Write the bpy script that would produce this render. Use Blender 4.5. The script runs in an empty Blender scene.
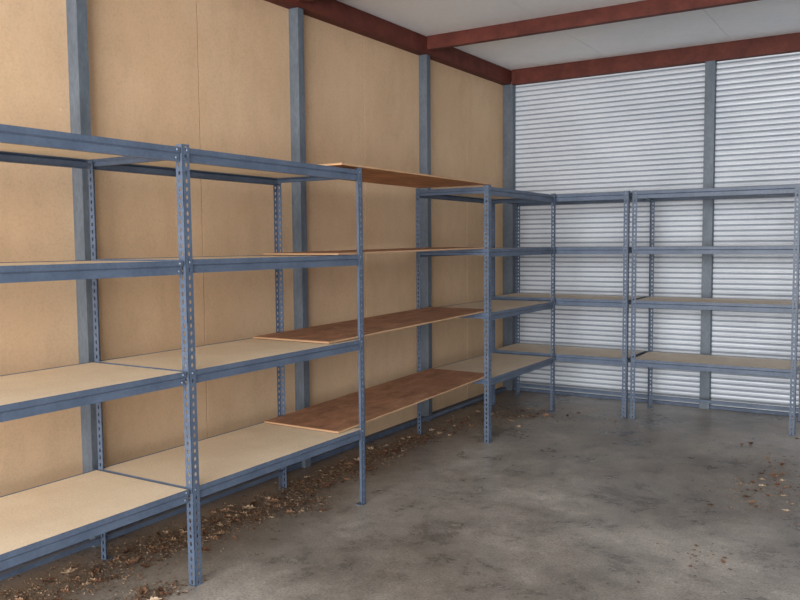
import bpy, bmesh, math, random
from mathutils import Vector, Matrix, Euler
random.seed(7)
scene=bpy.context.scene
col=scene.collection
try:
    scene.view_settings.view_transform='Standard'
    scene.view_settings.look='None'
except Exception: pass

# ------------------------------------------------------------ materials
def srgb(r,g,b):
    def f(c):
        c/=255.
        return c/12.92 if c<=.04045 else ((c+.055)/1.055)**2.4
    return (f(r),f(g),f(b),1)
def newmat(name,rough=.6,metal=0.,spec=.5):
    m=bpy.data.materials.new(name); m.use_nodes=True
    nt=m.node_tree; b=nt.nodes['Principled BSDF']
    b.inputs['Roughness'].default_value=rough
    b.inputs['Metallic'].default_value=metal
    b.inputs['Specular IOR Level'].default_value=spec
    return m,nt,b
def coords(nt,kind='Object',scale=(1,1,1)):
    tc=nt.nodes.new('ShaderNodeTexCoord'); mp=nt.nodes.new('ShaderNodeMapping')
    mp.inputs['Scale'].default_value=scale
    nt.links.new(tc.outputs[kind],mp.inputs['Vector']); return mp.outputs[0]
def noise(nt,vec,scale,detail=6,rough=.6,dist=0):
    n=nt.nodes.new('ShaderNodeTexNoise'); n.inputs['Scale'].default_value=scale
    n.inputs['Detail'].default_value=detail; n.inputs['Roughness'].default_value=rough
    n.inputs['Distortion'].default_value=dist
    nt.links.new(vec,n.inputs['Vector']); return n.outputs['Fac']
def ramp(nt,fac,stops):
    r=nt.nodes.new('ShaderNodeValToRGB'); e=r.color_ramp.elements
    while len(e)<len(stops): e.new(.5)
    for el,(p,c) in zip(e,stops): el.position=p; el.color=c
    nt.links.new(fac,r.inputs[0]); return r.outputs[0]
def mix(nt,a,b,fac,mode='MIX'):
    m=nt.nodes.new('ShaderNodeMix'); m.data_type='RGBA'; m.blend_type=mode
    for s,v in ((6,a),(7,b),(0,fac)):
        if hasattr(v,'links') or hasattr(v,'is_linked'): nt.links.new(v,m.inputs[s])
        else: m.inputs[s].default_value=v
    return m.outputs[2]
def bump(nt,b,h,strength,dist=.01):
    n=nt.nodes.new('ShaderNodeBump'); n.inputs['Strength'].default_value=strength
    n.inputs['Distance'].default_value=dist
    nt.links.new(h,n.inputs['Height']); nt.links.new(n.outputs[0],b.inputs['Normal'])
def g(v): return (v,v,v,1)

# blue-grey enamel on the shelving steel
def blue_paint():
    m,nt,b=newmat('blue_grey_enamel',.42,.0,.4)
    v=coords(nt)
    n1=noise(nt,v,5,6,.6); n2=noise(nt,v,60,6,.7)
    c=ramp(nt,n1,[(.35,srgb(78,92,113)),(.65,srgb(92,106,127))])
    d=ramp(nt,n2,[(.35,g(.84)),(.55,g(1)),(.7,g(1.1))])
    nt.links.new(mix(nt,c,d,1.,'MULTIPLY'),b.inputs['Base Color'])
    return m
BLUE=blue_paint()
def zinc():
    m,nt,b=newmat('painted_rivet',.35,.2); b.inputs['Base Color'].default_value=srgb(128,140,158); return m
ZINC=zinc()
def galv():
    m,nt,b=newmat('galvanized_grey_steel',.5,.15,.45)
    v=coords(nt,'Object',(1,1,.35)); n1=noise(nt,v,5,8,.7); n2=noise(nt,v,70,4,.6)
    c=ramp(nt,n1,[(.35,srgb(82,92,103)),(.65,srgb(106,116,127))])
    d=ramp(nt,n2,[(.35,g(.85)),(.65,g(1.08))])
    nt.links.new(mix(nt,c,d,1.,'MULTIPLY'),b.inputs['Base Color']); return m
GALV=galv()
def redox():
    m,nt,b=newmat('red_oxide_primer',.65,0,.3)
    v=coords(nt); n1=noise(nt,v,6,8,.7)
    nt.links.new(ramp(nt,n1,[(.35,srgb(80,36,29)),(.65,srgb(104,52,42))]),b.inputs['Base Color']); return m
RED=redox()
def hardboard():
    m,nt,b=newmat('tan_fibreboard',.8,0,.2)
    v=coords(nt); vs=coords(nt,'Object',(1,1.5,.7))
    big=noise(nt,v,.9,4,.6); mid=noise(nt,vs,5,6,.7); fine=noise(nt,v,80,4,.6); spk=noise(nt,v,38,3,.5)
    c=ramp(nt,big,[(.38,srgb(202,171,138)),(.62,srgb(210,181,149))])
    d=ramp(nt,mid,[(.34,g(.94)),(.5,g(1)),(.66,g(1.03))])
    e=ramp(nt,fine,[(.34,g(.92)),(.48,g(1)),(.62,g(1.03))])
    s=ramp(nt,spk,[(.21,g(.75)),(.27,g(1)),(.74,g(1)),(.79,g(1.3))])
    nt.links.new(mix(nt,mix(nt,mix(nt,c,d,1.,'MULTIPLY'),e,1.,'MULTIPLY'),s,1.,'MULTIPLY'),b.inputs['Base Color'])
    bump(nt,b,fine,.08,.001); return m
HARD=hardboard()
def chip(name,lo,hi):
    m,nt,b=newmat(name,.6,0,.35)
    v=coords(nt); oi=nt.nodes.new('ShaderNodeObjectInfo')
    big=noise(nt,v,2.5,5,.6); fine=noise(nt,v,110,5,.8)
    vo=nt.nodes.new('ShaderNodeTexVoronoi'); vo.inputs['Scale'].default_value=140
    nt.links.new(v,vo.inputs['Vector'])
    c=ramp(nt,big,[(.35,lo),(.65,hi)])
    e=ramp(nt,fine,[(.35,g(.84)),(.5,g(1)),(.68,g(1.06))])
    f=ramp(nt,vo.outputs['Color'],[(0,g(.93)),(1,g(1.04))])
    r=ramp(nt,oi.outputs['Random'],[(0,g(.95)),(1,g(1.02))])
    nt.links.new(mix(nt,mix(nt,mix(nt,c,e,1.,'MULTIPLY'),f,1.,'MULTIPLY'),r,1.,'MULTIPLY'),b.inputs['Base Color'])
    bump(nt,b,fine,.15,.001); return m
CHIP=chip('cream_particleboard',srgb(242,223,195),srgb(252,236,210))
CHIP2=chip('tan_particleboard',srgb(228,212,192),srgb(240,226,206))
def ply():
    m,nt,b=newmat('brown_plywood_face',.6,0,.3)
    v=coords(nt,'Object',(5,1.1,5))
    n1=noise(nt,v,1.8,6,.6,1.2); v2=coords(nt); n2=noise(nt,v2,3.4,7,.7,.8); n3=noise(nt,v2,45,5,.7)
    c=ramp(nt,n1,[(.35,srgb(162,116,90)),(.5,srgb(174,128,100)),(.65,srgb(188,144,114))])
    d=ramp(nt,n2,[(.36,g(.62)),(.45,g(.85)),(.54,g(1.0)),(.64,g(1.26))]); e=ramp(nt,n3,[(.35,g(.84)),(.65,g(1.1))])
    nt.links.new(mix(nt,mix(nt,c,d,1.,'MULTIPLY'),e,1.,'MULTIPLY'),b.inputs['Base Color']); return m
PLY=ply()
def ply_orange():
    m,nt,b=newmat('orange_brown_plywood_face',.6,0,.35)
    v=coords(nt,'Object',(9,.7,9)); n1=noise(nt,v,2.2,8,.65,1.6); v2=coords(nt); n2=noise(nt,v2,3.5,6,.65,.6)
    c=ramp(nt,n1,[(.35,srgb(176,116,72)),(.65,srgb(218,156,104))]); d=ramp(nt,n2,[(.35,g(.65)),(.65,g(1.15))])
    nt.links.new(mix(nt,c,d,1.,'MULTIPLY'),b.inputs['Base Color']); return m
PLYO=ply_orange()
def plyedge():
    m,nt,b=newmat('plywood_edge',.7)
    v=coords(nt,'Object',(1,1,260)); w=noise(nt,v,1.5,2)
    nt.links.new(ramp(nt,w,[(.35,srgb(140,104,74)),(.6,srgb(206,170,132))]),b.inputs['Base Color']); return m
PLYE=plyedge()
def concrete():
    m,nt,b=newmat('stained_concrete',.5,0,.45)
    v=coords(nt)
    n0=noise(nt,v,.55,5,.6,.4); n1=noise(nt,v,1.7,9,.76,.3); n2=noise(nt,v,6,8,.78,.3); n3=noise(nt,v,75,5,.75); n4=noise(nt,v,22,6,.8)
    c=ramp(nt,n0,[(.40,srgb(140,133,125)),(.58,srgb(176,170,162))])
    d=ramp(nt,n1,[(.34,g(.54)),(.43,g(.80)),(.52,g(1.0)),(.62,g(1.16))])
    e=ramp(nt,n2,[(.34,g(.64)),(.45,g(.95)),(.56,g(1.04)),(.66,g(1.24))])
    f=ramp(nt,n3,[(.34,g(.6)),(.48,g(1)),(.66,g(1.28))])
    h=ramp(nt,n4,[(.33,g(.65)),(.42,g(1)),(.59,g(1.0)),(.67,g(1.55))])
    k=mix(nt,mix(nt,mix(nt,mix(nt,c,d,1.,'MULTIPLY'),e,1.,'MULTIPLY'),f,1.,'MULTIPLY'),h,1.,'MULTIPLY')
    sx=nt.nodes.new('ShaderNodeSeparateXYZ'); nt.links.new(v,sx.inputs[0])
    ma=nt.nodes.new('ShaderNodeMath'); ma.operation='MULTIPLY_ADD'; nt.links.new(n1,ma.inputs[0]); ma.inputs[1].default_value=-2.4
    nt.links.new(sx.outputs[0],ma.inputs[2])
    mr=nt.nodes.new('ShaderNodeMapRange'); nt.links.new(ma.outputs[0],mr.inputs[0])
    mr.inputs[1].default_value=-1.9; mr.inputs[2].default_value=-1.2; mr.inputs[3].default_value=.7; mr.inputs[4].default_value=0
    dirt=ramp(nt,n3,[(.35,srgb(74,60,50)),(.65,srgb(126,108,92))])
    k=mix(nt,k,dirt,mr.outputs[0])
    nt.links.new(k,b.inputs['Base Color'])
    nt.links.new(ramp(nt,n1,[(.4,g(.26)),(.6,g(.45))]),b.inputs['Roughness'])
    bump(nt,b,n3,.15,.002); return m
CONC=concrete()
def corr(name,lo,hi,rough):
    m,nt,b=newmat(name,rough,.1,.45)
    v=coords(nt,'Object',(.8,1,.8)); n1=noise(nt,v,2,5,.6); v2=coords(nt); n2=noise(nt,v2,60,4,.7)
    vb=coords(nt,'Object',(.5,1,9)); n3=noise(nt,vb,2,3,.5)
    c=ramp(nt,n1,[(.35,lo),(.65,hi)])
    d=ramp(nt,n2,[(.3,g(.93)),(.6,g(1))])
    nt.links.new(mix(nt,c,d,1.,'MULTIPLY'),b.inputs['Base Color'])
    bump(nt,b,n3,.25,.02); return m
CORR=corr('white_corrugated_steel',srgb(202,209,219),srgb(216,223,232),.42)
CORRG=corr('shaded_rib_groove',srgb(146,154,166),srgb(164,172,183),.6)  # darker grey painted on the groove faces, standing in for shade between ribs
def ceilm():
    m,nt,b=newmat('white_foam_panel',.7,0,.3)
    v=coords(nt); n1=noise(nt,v,.8,6,.6); n2=noise(nt,v,25,5,.7)
    c=ramp(nt,n1,[(.35,srgb(238,243,248)),(.65,srgb(248,251,253))])
    d=ramp(nt,n2,[(.3,g(.95)),(.6,g(1))])
    nt.links.new(mix(nt,c,d,1.,'MULTIPLY'),b.inputs['Base Color']); return m
CEIL=ceilm()
def plain(name,c,rough=.8):
    m,nt,b=newmat(name,rough); v=coords(nt); n=noise(nt,v,20,4)
    nt.links.new(mix(nt,c,ramp(nt,n,[(.3,g(.7)),(.7,g(1.1))]),1.,'MULTIPLY'),b.inputs['Base Color']); return m
DARK=plain('dark_gap',srgb(92,76,58))
GREYGAP=plain('pale_gap',srgb(215,219,223))
BASE=plain('dirty_blue_steel',srgb(80,94,116),.6)
def leafm():
    m,nt,b=newmat('dry_leaf_brown',.75,0,.25)
    oi=nt.nodes.new('ShaderNodeObjectInfo'); v=coords(nt); n=noise(nt,v,40,4)
    c=ramp(nt,oi.outputs['Random'],[(0,srgb(92,66,52)),(.4,srgb(128,94,74)),(.75,srgb(160,126,100)),(1,srgb(208,186,158))])
    nt.links.new(mix(nt,c,ramp(nt,n,[(.3,g(.7)),(.7,g(1.1))]),1.,'MULTIPLY'),b.inputs['Base Color']); return m
LEAF=leafm()
def litterm():
    m,nt,b=newmat('leaf_crumbs',.85,0,.2)
    v=coords(nt); n=noise(nt,v,30,5,.8)
    nt.links.new(ramp(nt,n,[(.35,srgb(72,56,46)),(.5,srgb(120,94,74)),(.65,srgb(190,168,142))]),b.inputs['Base Color']); return m
LITTER=litterm()

# ------------------------------------------------------------ mesh helpers
def obj_from_bm(name,bm,mats,smooth=False):
    me=bpy.data.meshes.new(name); bm.normal_update(); bm.to_mesh(me); bm.free()
    for m in mats: me.materials.append(m)
    if smooth:
        for p in me.polygons: p.use_smooth=True
    o=bpy.data.objects.new(name,me); col.objects.link(o); return o
def add_box(bm,x0,x1,y0,y1,z0,z1,mi=0,caps=None):
    vs=[bm.verts.new(p) for p in ((x0,y0,z0),(x1,y0,z0),(x1,y1,z0),(x0,y1,z0),(x0,y0,z1),(x1,y0,z1),(x1,y1,z1),(x0,y1,z1))]
    for k,idx in enumerate(((0,3,2,1),(4,5,6,7),(0,1,5,4),(1,2,6,5),(2,3,7,6),(3,0,4,7))):
        f=bm.faces.new([vs[i] for i in idx]); f.material_index=mi if not(caps is not None and k>=2) else caps
    return vs
def strip(bm,pts,axis,a0,a1,th,mi=0):
    n=len(pts); off=[]
    for i in range(n):
        d=Vector((0,0))
        if i>0: d+=(Vector(pts[i])-Vector(pts[i-1])).normalized()
        if i<n-1: d+=(Vector(pts[i+1])-Vector(pts[i])).normalized()
        d.normalize(); nn=Vector((-d.y,d.x)); c=1.
        if 0<i<n-1:
            s=(Vector(pts[i])-Vector(pts[i-1])).normalized(); c=max(.4,d.dot(s))
        off.append(Vector(pts[i])+nn*th/c)
    loop=[Vector(p) for p in pts]+off[::-1]
    def P(p,a):
        return {'x':(a,p[0],p[1]),'y':(p[0],a,p[1]),'z':(p[0],p[1],a)}[axis]
    A=[bm.verts.new(P(p,a0)) for p in loop]; B=[bm.verts.new(P(p,a1)) for p in loop]
    m=len(loop)
    for i in range(m):
        f=bm.faces.new((A[i],A[(i+1)%m],B[(i+1)%m],B[i])); f.material_index=mi
    for i in range(n-1):
        bm.faces.new((A[i],A[m-1-i],A[m-2-i],A[i+1])).material_index=mi
        bm.faces.new((B[i],B[i+1],B[m-2-i],B[m-1-i])).material_index=mi

H=2.13
FL=.045; TH=.0025
def perforated_flange(bm,place,h,w):
    n=56; ph=h/n
    uc=w*.52
    for i in range(n):
        z0=i*ph; zc=z0+ph/2
        outer=[(0,z0),(uc,z0),(w,z0),(w,zc),(w,z0+ph),(uc,z0+ph),(0,z0+ph),(0,zc)]
        a=.0070;bz=.0115
        inner=[(uc-a*.7,zc-bz*.7),(uc,zc-bz),(uc+a*.7,zc-bz*.7),(uc+a,zc),(uc+a*.7,zc+bz*.7),(uc,zc+bz),(uc-a*.7,zc+bz*.7),(uc-a,zc)]
        vo=[[bm.verts.new(place(u,t,z)) for u,z in outer] for t in (0,TH)]
        vi=[[bm.verts.new(place(u,t,z)) for u,z in inner] for t in (0,TH)]
        for k in range(8):
            j=(k+1)%8
            bm.faces.new((vo[0][k],vo[0][j],vi[0][j],vi[0][k]))
            bm.faces.new((vo[1][j],vo[1][k],vi[1][k],vi[1][j]))
            bm.faces.new((vi[0][k],vi[0][j],vi[1][j],vi[1][k]))
        for k in (2,3,6,7):
            j=(k+1)%8
            bm.faces.new((vo[0][j],vo[0][k],vo[1][k],vo[1][j]))
_post={}
def post_mesh(sx,sy,w=FL):
    key=(sx,sy,w)
    if key in _post: return _post[key]
    bm=bmesh.new()
    perforated_flange(bm,lambda u,t,z:(sx*u,sy*t,z),H,w)
    perforated_flange(bm,lambda u,t,z:(sx*t,sy*u,z),H,w)
    bmesh.ops.remove_doubles(bm,verts=bm.verts,dist=1e-5)
    add_box(bm,min(0,sx*.05),max(0,sx*.05),min(0,sy*.05),max(0,sy*.05),0,.003)
    bmesh.ops.recalc_face_normals(bm,faces=bm.faces)
    me=bpy.data.meshes.new('slotted_post'); bm.to_mesh(me); bm.free(); me.materials.append(BLUE)
    _post[key]=me; return me
def beam_mesh(L,h=.066,rivets=True,ledge=True):
    bm=bmesh.new()
    if ledge:
        strip(bm,[(0.0,0.0),(0.0,-.024),(.009,-.032),(.009,-h),(.03,-h)],'x',0,L,.002)
        strip(bm,[(.002,-.019),(.028,-.019)],'x',0,L,-.002)
    else:
        strip(bm,[(.022,0.0),(0.0,0.0),(0.0,-h)],'x',0,L,.002)
    if rivets:
        for x in (.022,L-.022):
            for z in (-.013,-.05):
                r=bmesh.ops.create_uvsphere(bm,u_segments=8,v_segments=5,radius=.0055,matrix=Matrix.Translation((x,-.003 if z>-.03 else .006,z))@Matrix.Diagonal((1,.6,1,1)))
                for v in r['verts']:
                    for f in v.link_faces: f.material_index=1
    bmesh.ops.recalc_face_normals(bm,faces=bm.faces)
    me=bpy.data.meshes.new('shelf_beam'); bm.to_mesh(me); bm.free()
    me.materials.append(BLUE); me.materials.append(ZINC); return me
def board_mesh(W,D,mat):
    bm=bmesh.new(); add_box(bm,.006,W-.006,.006,D-.006,-.016,0)
    bmesh.ops.bevel(bm,geom=bm.edges[:],offset=.0015,segments=1,affect='EDGES')
    me=bpy.data.meshes.new('shelf_board'); bm.to_mesh(me); bm.free(); me.materials.append(mat); return me

def child(name,me,parent,loc=(0,0,0),rz=0,tilt=None):
    o=bpy.data.objects.new(name,me); col.objects.link(o); o.parent=parent
    o.location=loc; o.rotation_euler=tilt if tilt else (0,0,rz); return o

def shelving(loc,rot,W,D,levels,label,mat,posts=('fl','fr','rl','rr'),sides=('l','r'),low=True,lean=None,rear_extra=0):
    e=bpy.data.objects.new('metal_shelving_unit',None); col.objects.link(e)
    e.location=loc; e.rotation_euler=(0,0,rot); e.empty_display_size=.2
    e['label']=label; e['category']='shelving unit'; e['group']='blue-grey steel storage shelving'
    for k in posts:
        x=0 if k[1]=='l' else W; y=0 if k[0]=='f' else D
        o=child('post',post_mesh(1 if x==0 else -1,1 if y==0 else -1,FL if k[0]=='f' else .038),e,(x,y,0))
        if lean and k in lean:
            o.location.x+=lean[k][0]; o.rotation_euler=(0,lean[k][1],0)
    bx=beam_mesh(W-.008); bd=beam_mesh(D-.012,.05,False); bo=board_mesh(W,D,mat)
    br=bx if not rear_extra else beam_mesh(W-.008+rear_extra)
    for z in levels:
        child('beam',bx,e,(.004,.0035,z))
        child('beam',br,e,(W-.004+rear_extra,D-.0035,z),math.pi)
        if 'l' in sides: child('side_rail',bd,e,(.0035,D-.006,z-.0005),-math.pi/2)
        if 'r' in sides: child('side_rail',bd,e,(W-.0035,.006,z-.0005),math.pi/2)
        child('shelf_board',bo,e,(0,0,z-.003))
    if low:
        lb=beam_mesh(W-.008+rear_extra,.034,False,False)
        child('low_rear_bar',lb,e,(W-.004+rear_extra,D-.0035,.125),math.pi)
    return e

# ------------------------------------------------------------ fitted layout (metres)
Y1,Y2,Y3,Y4=-.391,1.088,2.900,4.385
D=.69
W1=Y2-Y1
R=math.pi/2
L0=[2.115,1.585,1.058,.489]; L1=[2.115,1.59,1.058,.489]; L3=[2.115,1.61,1.085,.540]; LB=[2.12,1.61,1.115,.565]
shelving((0,Y1,0),R,W1,D,L1,'blue-grey steel shelving unit with cream particleboard shelves against tan wall',CHIP,
         lean={'fl':(.008,-.006)})
shelving((0,Y1-W1-.004,0),R,W1-.004,D,L0,'blue-grey steel shelving unit with cream boards sharing its neighbour\'s posts',CHIP,
         posts=('fl','rl'),sides=('l',))
shelving((0,Y3,0),R,Y4-Y3,D,L3,'blue-grey steel shelving unit by the room corner with tan boards',CHIP2)
YB=Y4+.03; DB=5.0625-YB; WB=1.40
xa=.716-.018-WB
shelving((xa,YB,0),0,WB,DB,LB,'blue-grey steel shelving unit in the corner against corrugated wall',CHIP2,posts=('fl','fr','rl'),rear_extra=.03)
shelving((.716+.016,YB,0),0,WB,DB,LB,'blue-grey steel shelving unit standing alone along corrugated wall',CHIP2)

# ------------------------------------------------------------ loose plywood sheets bridging the gap
def sheet(ya,yb,za,zb,x0,x1,label,skew=0,th=.012,mat=None):
    L=yb-ya; W=x1-x0
    bm=bmesh.new(); add_box(bm,-W/2,W/2,-L/2,L/2,0,th,0,1)
    bmesh.ops.bevel(bm,geom=bm.edges[:],offset=.001,segments=1,affect='EDGES')
    o=obj_from_bm('plywood_sheet',bm,[mat or PLY,PLYE])
    o.location=((x0+x1)/2,(ya+yb)/2,(za+zb)/2)
    o.rotation_euler=(math.atan2(zb-za,L),0,skew)
    o['label']=label; o['category']='plywood sheet'; o['group']='plywood sheets bridging two shelving units'
    return o
for i,ya,yb,lab in ((1,.90,3.05,'brown plywood sheet laid across the second shelves'),
                (2,.78,3.08,'brown weathered plywood sheet spanning the third shelves'),
                (3,.88,3.06,'reddish brown plywood sheet spanning the lowest shelves')):
    za=L1[i]+.0015; zy3=L3[i]+.0015; zb=za+(zy3-za)*(yb-ya)/(Y3-ya)
    sheet(ya,yb,za,zb,-.655,-.052,lab,skew=(.004,-.003,.006,-.004)[i])
sheet(.86,2.92,2.1305,2.1305,-.66,.008,'warm orange-brown plywood sheet resting on the post tops',.002,.013,PLYO)

# ------------------------------------------------------------ room
XW=-.945; YBW=5.32; ZC=3.55; XR=4.9; YF=-5.0
SL=.0115
def slope(o):
    for v in o.data.vertices:
        if v.co.z>3.2: v.co.z-=SL*(YBW-v.co.y)
    return o
def struct(o): o['kind']='structure'; return slope(o)
bm=bmesh.new(); add_box(bm,XW-.1,XR+.1,YF-6,YBW+.1,-.1,0); struct(obj_from_bm('floor',bm,[CONC]))
bm=bmesh.new(); add_box(bm,XW-.08,XW-.012,YF,YBW+.05,0,ZC,1)
S=1.851; Y0=-.275
y=Y0-2.5*S
while y<YBW:
    a=max(y,YF); b=min(y+S,YBW+.02)
    if b>a: add_box(bm,XW-.012,XW,a+.004,b-.004,.02,ZC,0)
    y+=S
struct(obj_from_bm('wall_left',bm,[HARD,DARK]))
# corrugated back wall: broad ribs with narrow grooves
bm=bmesh.new(); pitch=.052
prof=[(0,.0),(.32,-.004),(.64,0),(.73,.011),(.84,.012),(.95,.004)]
prev=None; z0=-pitch
while z0<ZC+.04:
    for k,(t,dy) in enumerate(prof):
        z=max(0,z0+t*pitch)
        cur=[bm.verts.new((XW-.02,YBW-.006+dy,z)),bm.verts.new((XR+.05,YBW-.006+dy,z))]
        if prev:
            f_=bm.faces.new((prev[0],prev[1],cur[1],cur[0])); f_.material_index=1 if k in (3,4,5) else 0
        prev=cur
    z0+=pitch
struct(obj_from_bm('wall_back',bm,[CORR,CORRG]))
bm=bmesh.new(); add_box(bm,XR,XR+.1,YF,YBW+.05,0,ZC); struct(obj_from_bm('wall_right',bm,[CORR]))
bm=bmesh.new(); add_box(bm,XW-.08,XR+.1,YF,YBW+.08,ZC+.014,ZC+.08,1)
x=XW-.02
while x<XR+.05:
    for ya,yb in ((YF,-2.15),(-2.15,-.297),(-.297,1.554),(1.554,3.405),(3.405,YBW+.03)):
        add_box(bm,x+.002,min(x+1.2,XR+.1)-.002,ya+.002,yb-.002,ZC,ZC+.014,0)
    x+=1.2
struct(obj_from_bm('ceiling',bm,[CEIL,GREYGAP]))
tn=[0]
def trim(bm,mats):
    tn[0]+=1; o=obj_from_bm('trim_%d'%tn[0],bm,mats); return struct(o)
def cchan_left(yc,w=.065,d=.085):
    bm=bmesh.new()
    strip(bm,[(XW+.001,yc+w/2-.012),(XW+.001,yc-w/2),(XW+d,yc-w/2),(XW+d,yc+w/2),(XW+d-.02,yc+w/2)],'z',.0,3.42,.003)
    bmesh.ops.recalc_face_normals(bm,faces=bm.faces); return trim(bm,[GALV])
for k in (-2,-1,0,1,2): cchan_left(Y0+.01+k*(S-.003))
def cchan_back(xc,w=.085,d=.09,hgt=3.42):
    bm=bmesh.new()
    strip(bm,[(xc-w/2,YBW-.012),(xc-w/2,YBW-d),(xc+w/2,YBW-d),(xc+w/2,YBW-.012)],'z',.0,hgt,-.003)
    bmesh.ops.recalc_face_normals(bm,faces=bm.faces); return trim(bm,[GALV])
cchan_back(XW+.06,.11); cchan_back(1.235); cchan_back(3.38)
def redbeam(pts,axis,a0,a1,th=.004):
    bm=bmesh.new(); strip(bm,pts,axis,a0,a1,th); bmesh.ops.recalc_face_normals(bm,faces=bm.faces); return trim(bm,[RED])
ZB=3.395
redbeam([(XW+.001,ZB+.0),(XW+.10,ZB+.0),(XW+.10,ZC-.005),(XW+.001,ZC-.005)],'y',YF,YBW-.02)
redbeam([(YBW-.015,ZB),(YBW-.10,ZB),(YBW-.10,ZC-.005),(YBW-.015,ZC-.005)],'x',XW+.11,XR)
for yy in (-2.148,-.297,1.554,3.405):
    redbeam([(yy+.03,ZB+.04),(yy-.03,ZB+.04),(yy-.03,ZC-.005),(yy+.03,ZC-.005)],'x',XW+.105,XR)
bm=bmesh.new(); strip(bm,[(XW+.002,.035),(XW+.05,.035),(XW+.05,.002)],'y',YF,YBW-.12,.003); bmesh.ops.recalc_face_normals(bm,faces=bm.faces)
struct(obj_from_bm('baseboard_left',bm,[BASE]))
bm=bmesh.new(); strip(bm,[(YBW-.015,.03),(YBW-.06,.03),(YBW-.06,.002)],'x',XW+.12,XR,.003); bmesh.ops.recalc_face_normals(bm,faces=bm.faces)
struct(obj_from_bm('baseboard_back',bm,[BASE]))

# ------------------------------------------------------------ leaves
def leaf_mesh(seed):
    r=random.Random(seed); bm=bmesh.new(); n=14; L=r.uniform(.07,.115); w=L*r.uniform(.3,.45)
    cur=r.uniform(.8,1.9); tw=r.uniform(-.6,.6)
    def Z(x,y): return cur*(y*y)/w*.9+ .4*cur*((x-L*.5)**2)/L + tw*y*(x/L)*.5
    mid=[];lf=[];rt=[]
    for i in range(n+1):
        t=i/n; x=t*L; ww=w*max(0,math.sin(math.pi*t))**.7*(1+.2*math.sin(t*math.pi*7+r.random()*.4))
        ww=max(ww,.0008); wr=ww*r.uniform(.75,1.1)
        mid.append(bm.verts.new((x,0,Z(x,0)))); lf.append(bm.verts.new((x,ww*.6,Z(x,ww*.6)))); rt.append(bm.verts.new((x,-wr*.6,Z(x,-wr*.6))))
    for i in range(n):
        bm.faces.new((mid[i],mid[i+1],lf[i+1],lf[i])); bm.faces.new((rt[i],rt[i+1],mid[i+1],mid[i]))
    s=[bm.verts.new(p) for p in ((0,.0009,Z(0,0)),(0,-.0009,Z(0,0)),(-L*.25,-.0009,Z(0,0)+.003),(-L*.25,.0009,Z(0,0)+.003))]
    bm.faces.new(s)
    mz=min(v.co.z for v in bm.verts)
    for v in bm.verts: v.co.z-=mz
    me=bpy.data.meshes.new('dry_leaf'); bm.to_mesh(me); bm.free(); me.materials.append(LEAF); return me
LM=[leaf_mesh(i) for i in range(9)]
posts_xy=[(0,Y1),(0,Y2),(0,Y3),(0,Y4),(-D,Y1),(-D,Y2),(-D,Y3),(-D,Y4)]
placed=[]
def leaf(x,y,zone):
    if any((x-a)**2+(y-b)**2<.052**2 for a,b in placed) or any((x-a)**2+(y-b)**2<.1**2 for a,b in posts_xy): return
    placed.append((x,y))
    o=bpy.data.objects.new('dry_leaf',random.choice(LM)); col.objects.link(o)
    s=random.uniform(.5,.95)*(.8 if zone else 1); o.scale=(s,s,s)
    o.location=(x,y,.0015); o.rotation_euler=(0,0,random.uniform(0,6.28))
    o['label']=('curled dry brown leaf on concrete beneath the shelving','curled dry brown leaf on the open concrete floor')[zone]
    o['category']='leaf'; o['group']=('fallen leaves under the shelving','fallen leaves on the open floor')[zone]
clusters=[(-.54,-1.0,.10,.16,22),(-.54,-.5,.09,.18,28),(-.09,-.56,.05,.08,12),(-.52,.0,.09,.15,28),(-.50,.45,.09,.15,32),(-.38,.85,.09,.11,22),
          (-.55,1.2,.08,.15,26),(-.53,1.7,.08,.15,30),(-.58,2.2,.08,.15,28),(-.57,2.7,.07,.15,24),(-.52,3.4,.10,.25,18),(-.25,4.0,.15,.2,14),(.2,4.2,.3,.15,5)]
for cx,cy,sx,sy,nn in clusters:
    for _ in range(nn):
        x=random.gauss(cx,sx)
        if x>-.84: leaf(x,random.gauss(cy,sy),0)
for cx,cy,sx,sy,nn in ((2.2,2.9,.15,.33,36),(2.05,1.25,.06,.1,3),(1.9,3.9,.2,.2,4)):
    for _ in range(nn): leaf(random.gauss(cx,sx),random.gauss(cy,sy),1)
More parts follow.
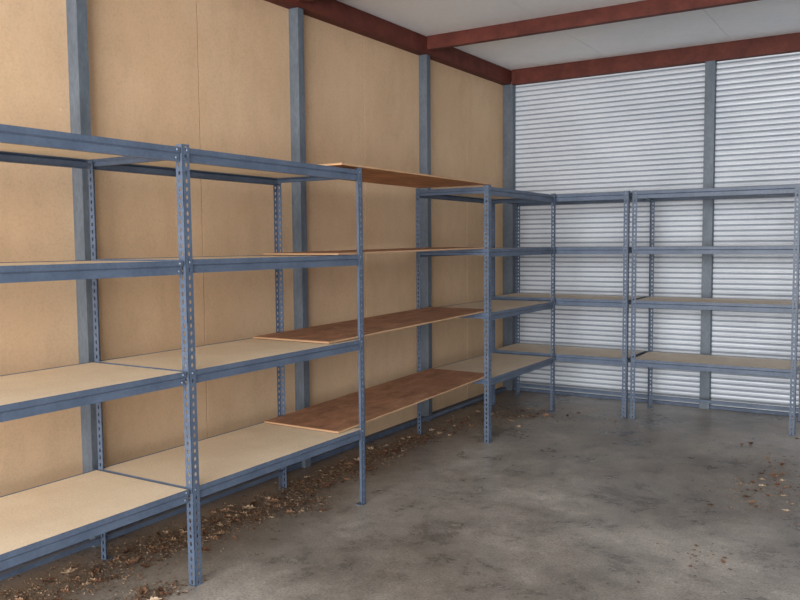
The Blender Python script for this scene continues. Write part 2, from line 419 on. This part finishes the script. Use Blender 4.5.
def litter(cl,label):
    bm=bmesh.new()
    for cx,cy,sx,sy,nn in cl:
        for _ in range(int(nn)):
            x=max(-.86,random.gauss(cx,sx)); y=random.gauss(cy,sy); s=random.uniform(.003,.018)*random.uniform(.5,1); a=random.uniform(0,6.28)
            pts=[]
            for k in range(4):
                q=a+k*1.57+random.uniform(-.4,.4); pts.append(bm.verts.new((x+s*math.cos(q),y+s*.6*math.sin(q),.001+random.uniform(0,.008))))
            bm.faces.new(pts)
    o=obj_from_bm('leaf_litter',bm,[LITTER]); o['kind']='stuff'; o['label']=label; o['category']='leaf litter'
litter([(a-.02,b,c*1.2,d*1.2,e*32) for a,b,c,d,e in clusters],'crumbled dry leaf debris along the foot of the tan wall')
litter([(2.2,2.9,.2,.4,450),(2.05,1.25,.12,.15,50)],'crumbled dry leaf debris scattered on open concrete floor')

# ------------------------------------------------------------ light
def area(name,loc,target,sx,sy,power,colr):
    l=bpy.data.lights.new(name,'AREA'); l.shape='RECTANGLE'; l.size=sx; l.size_y=sy; l.energy=power; l.color=colr
    o=bpy.data.objects.new(name,l); col.objects.link(o); o.location=loc
    o.rotation_euler=(Vector(target)-Vector(loc)).to_track_quat('-Z','Y').to_euler()
area('daylight_from_doorway',(3.2,-9.6,2.15),(1.0,4,2.1),8.5,4.0,1850,(1,.982,.965))
w=bpy.data.worlds.new('overcast'); scene.world=w; w.use_nodes=True
w.node_tree.nodes['Background'].inputs[0].default_value=(.88,.93,1,1)
w.node_tree.nodes['Background'].inputs[1].default_value=.74

# ------------------------------------------------------------ camera
cam=bpy.data.cameras.new('camera'); co=bpy.data.objects.new('camera',cam); col.objects.link(co)
yaw,pit,roll,f=-.5564,-.0686,-.0084,811.86
fw=Vector((math.sin(yaw)*math.cos(pit),math.cos(yaw)*math.cos(pit),math.sin(pit)))
r=Vector((math.cos(yaw),-math.sin(yaw),0)); u=r.cross(fw)
r2=r*math.cos(roll)+u*math.sin(roll); u2=-r*math.sin(roll)+u*math.cos(roll)
M=Matrix((r2,u2,-fw)).transposed().to_4x4(); M.translation=Vector((2.8839,-3.1159,1.6537))
co.matrix_world=M
cam.sensor_fit='HORIZONTAL'; cam.sensor_width=36; cam.lens=f/800*36; cam.clip_start=.05
scene.camera=co
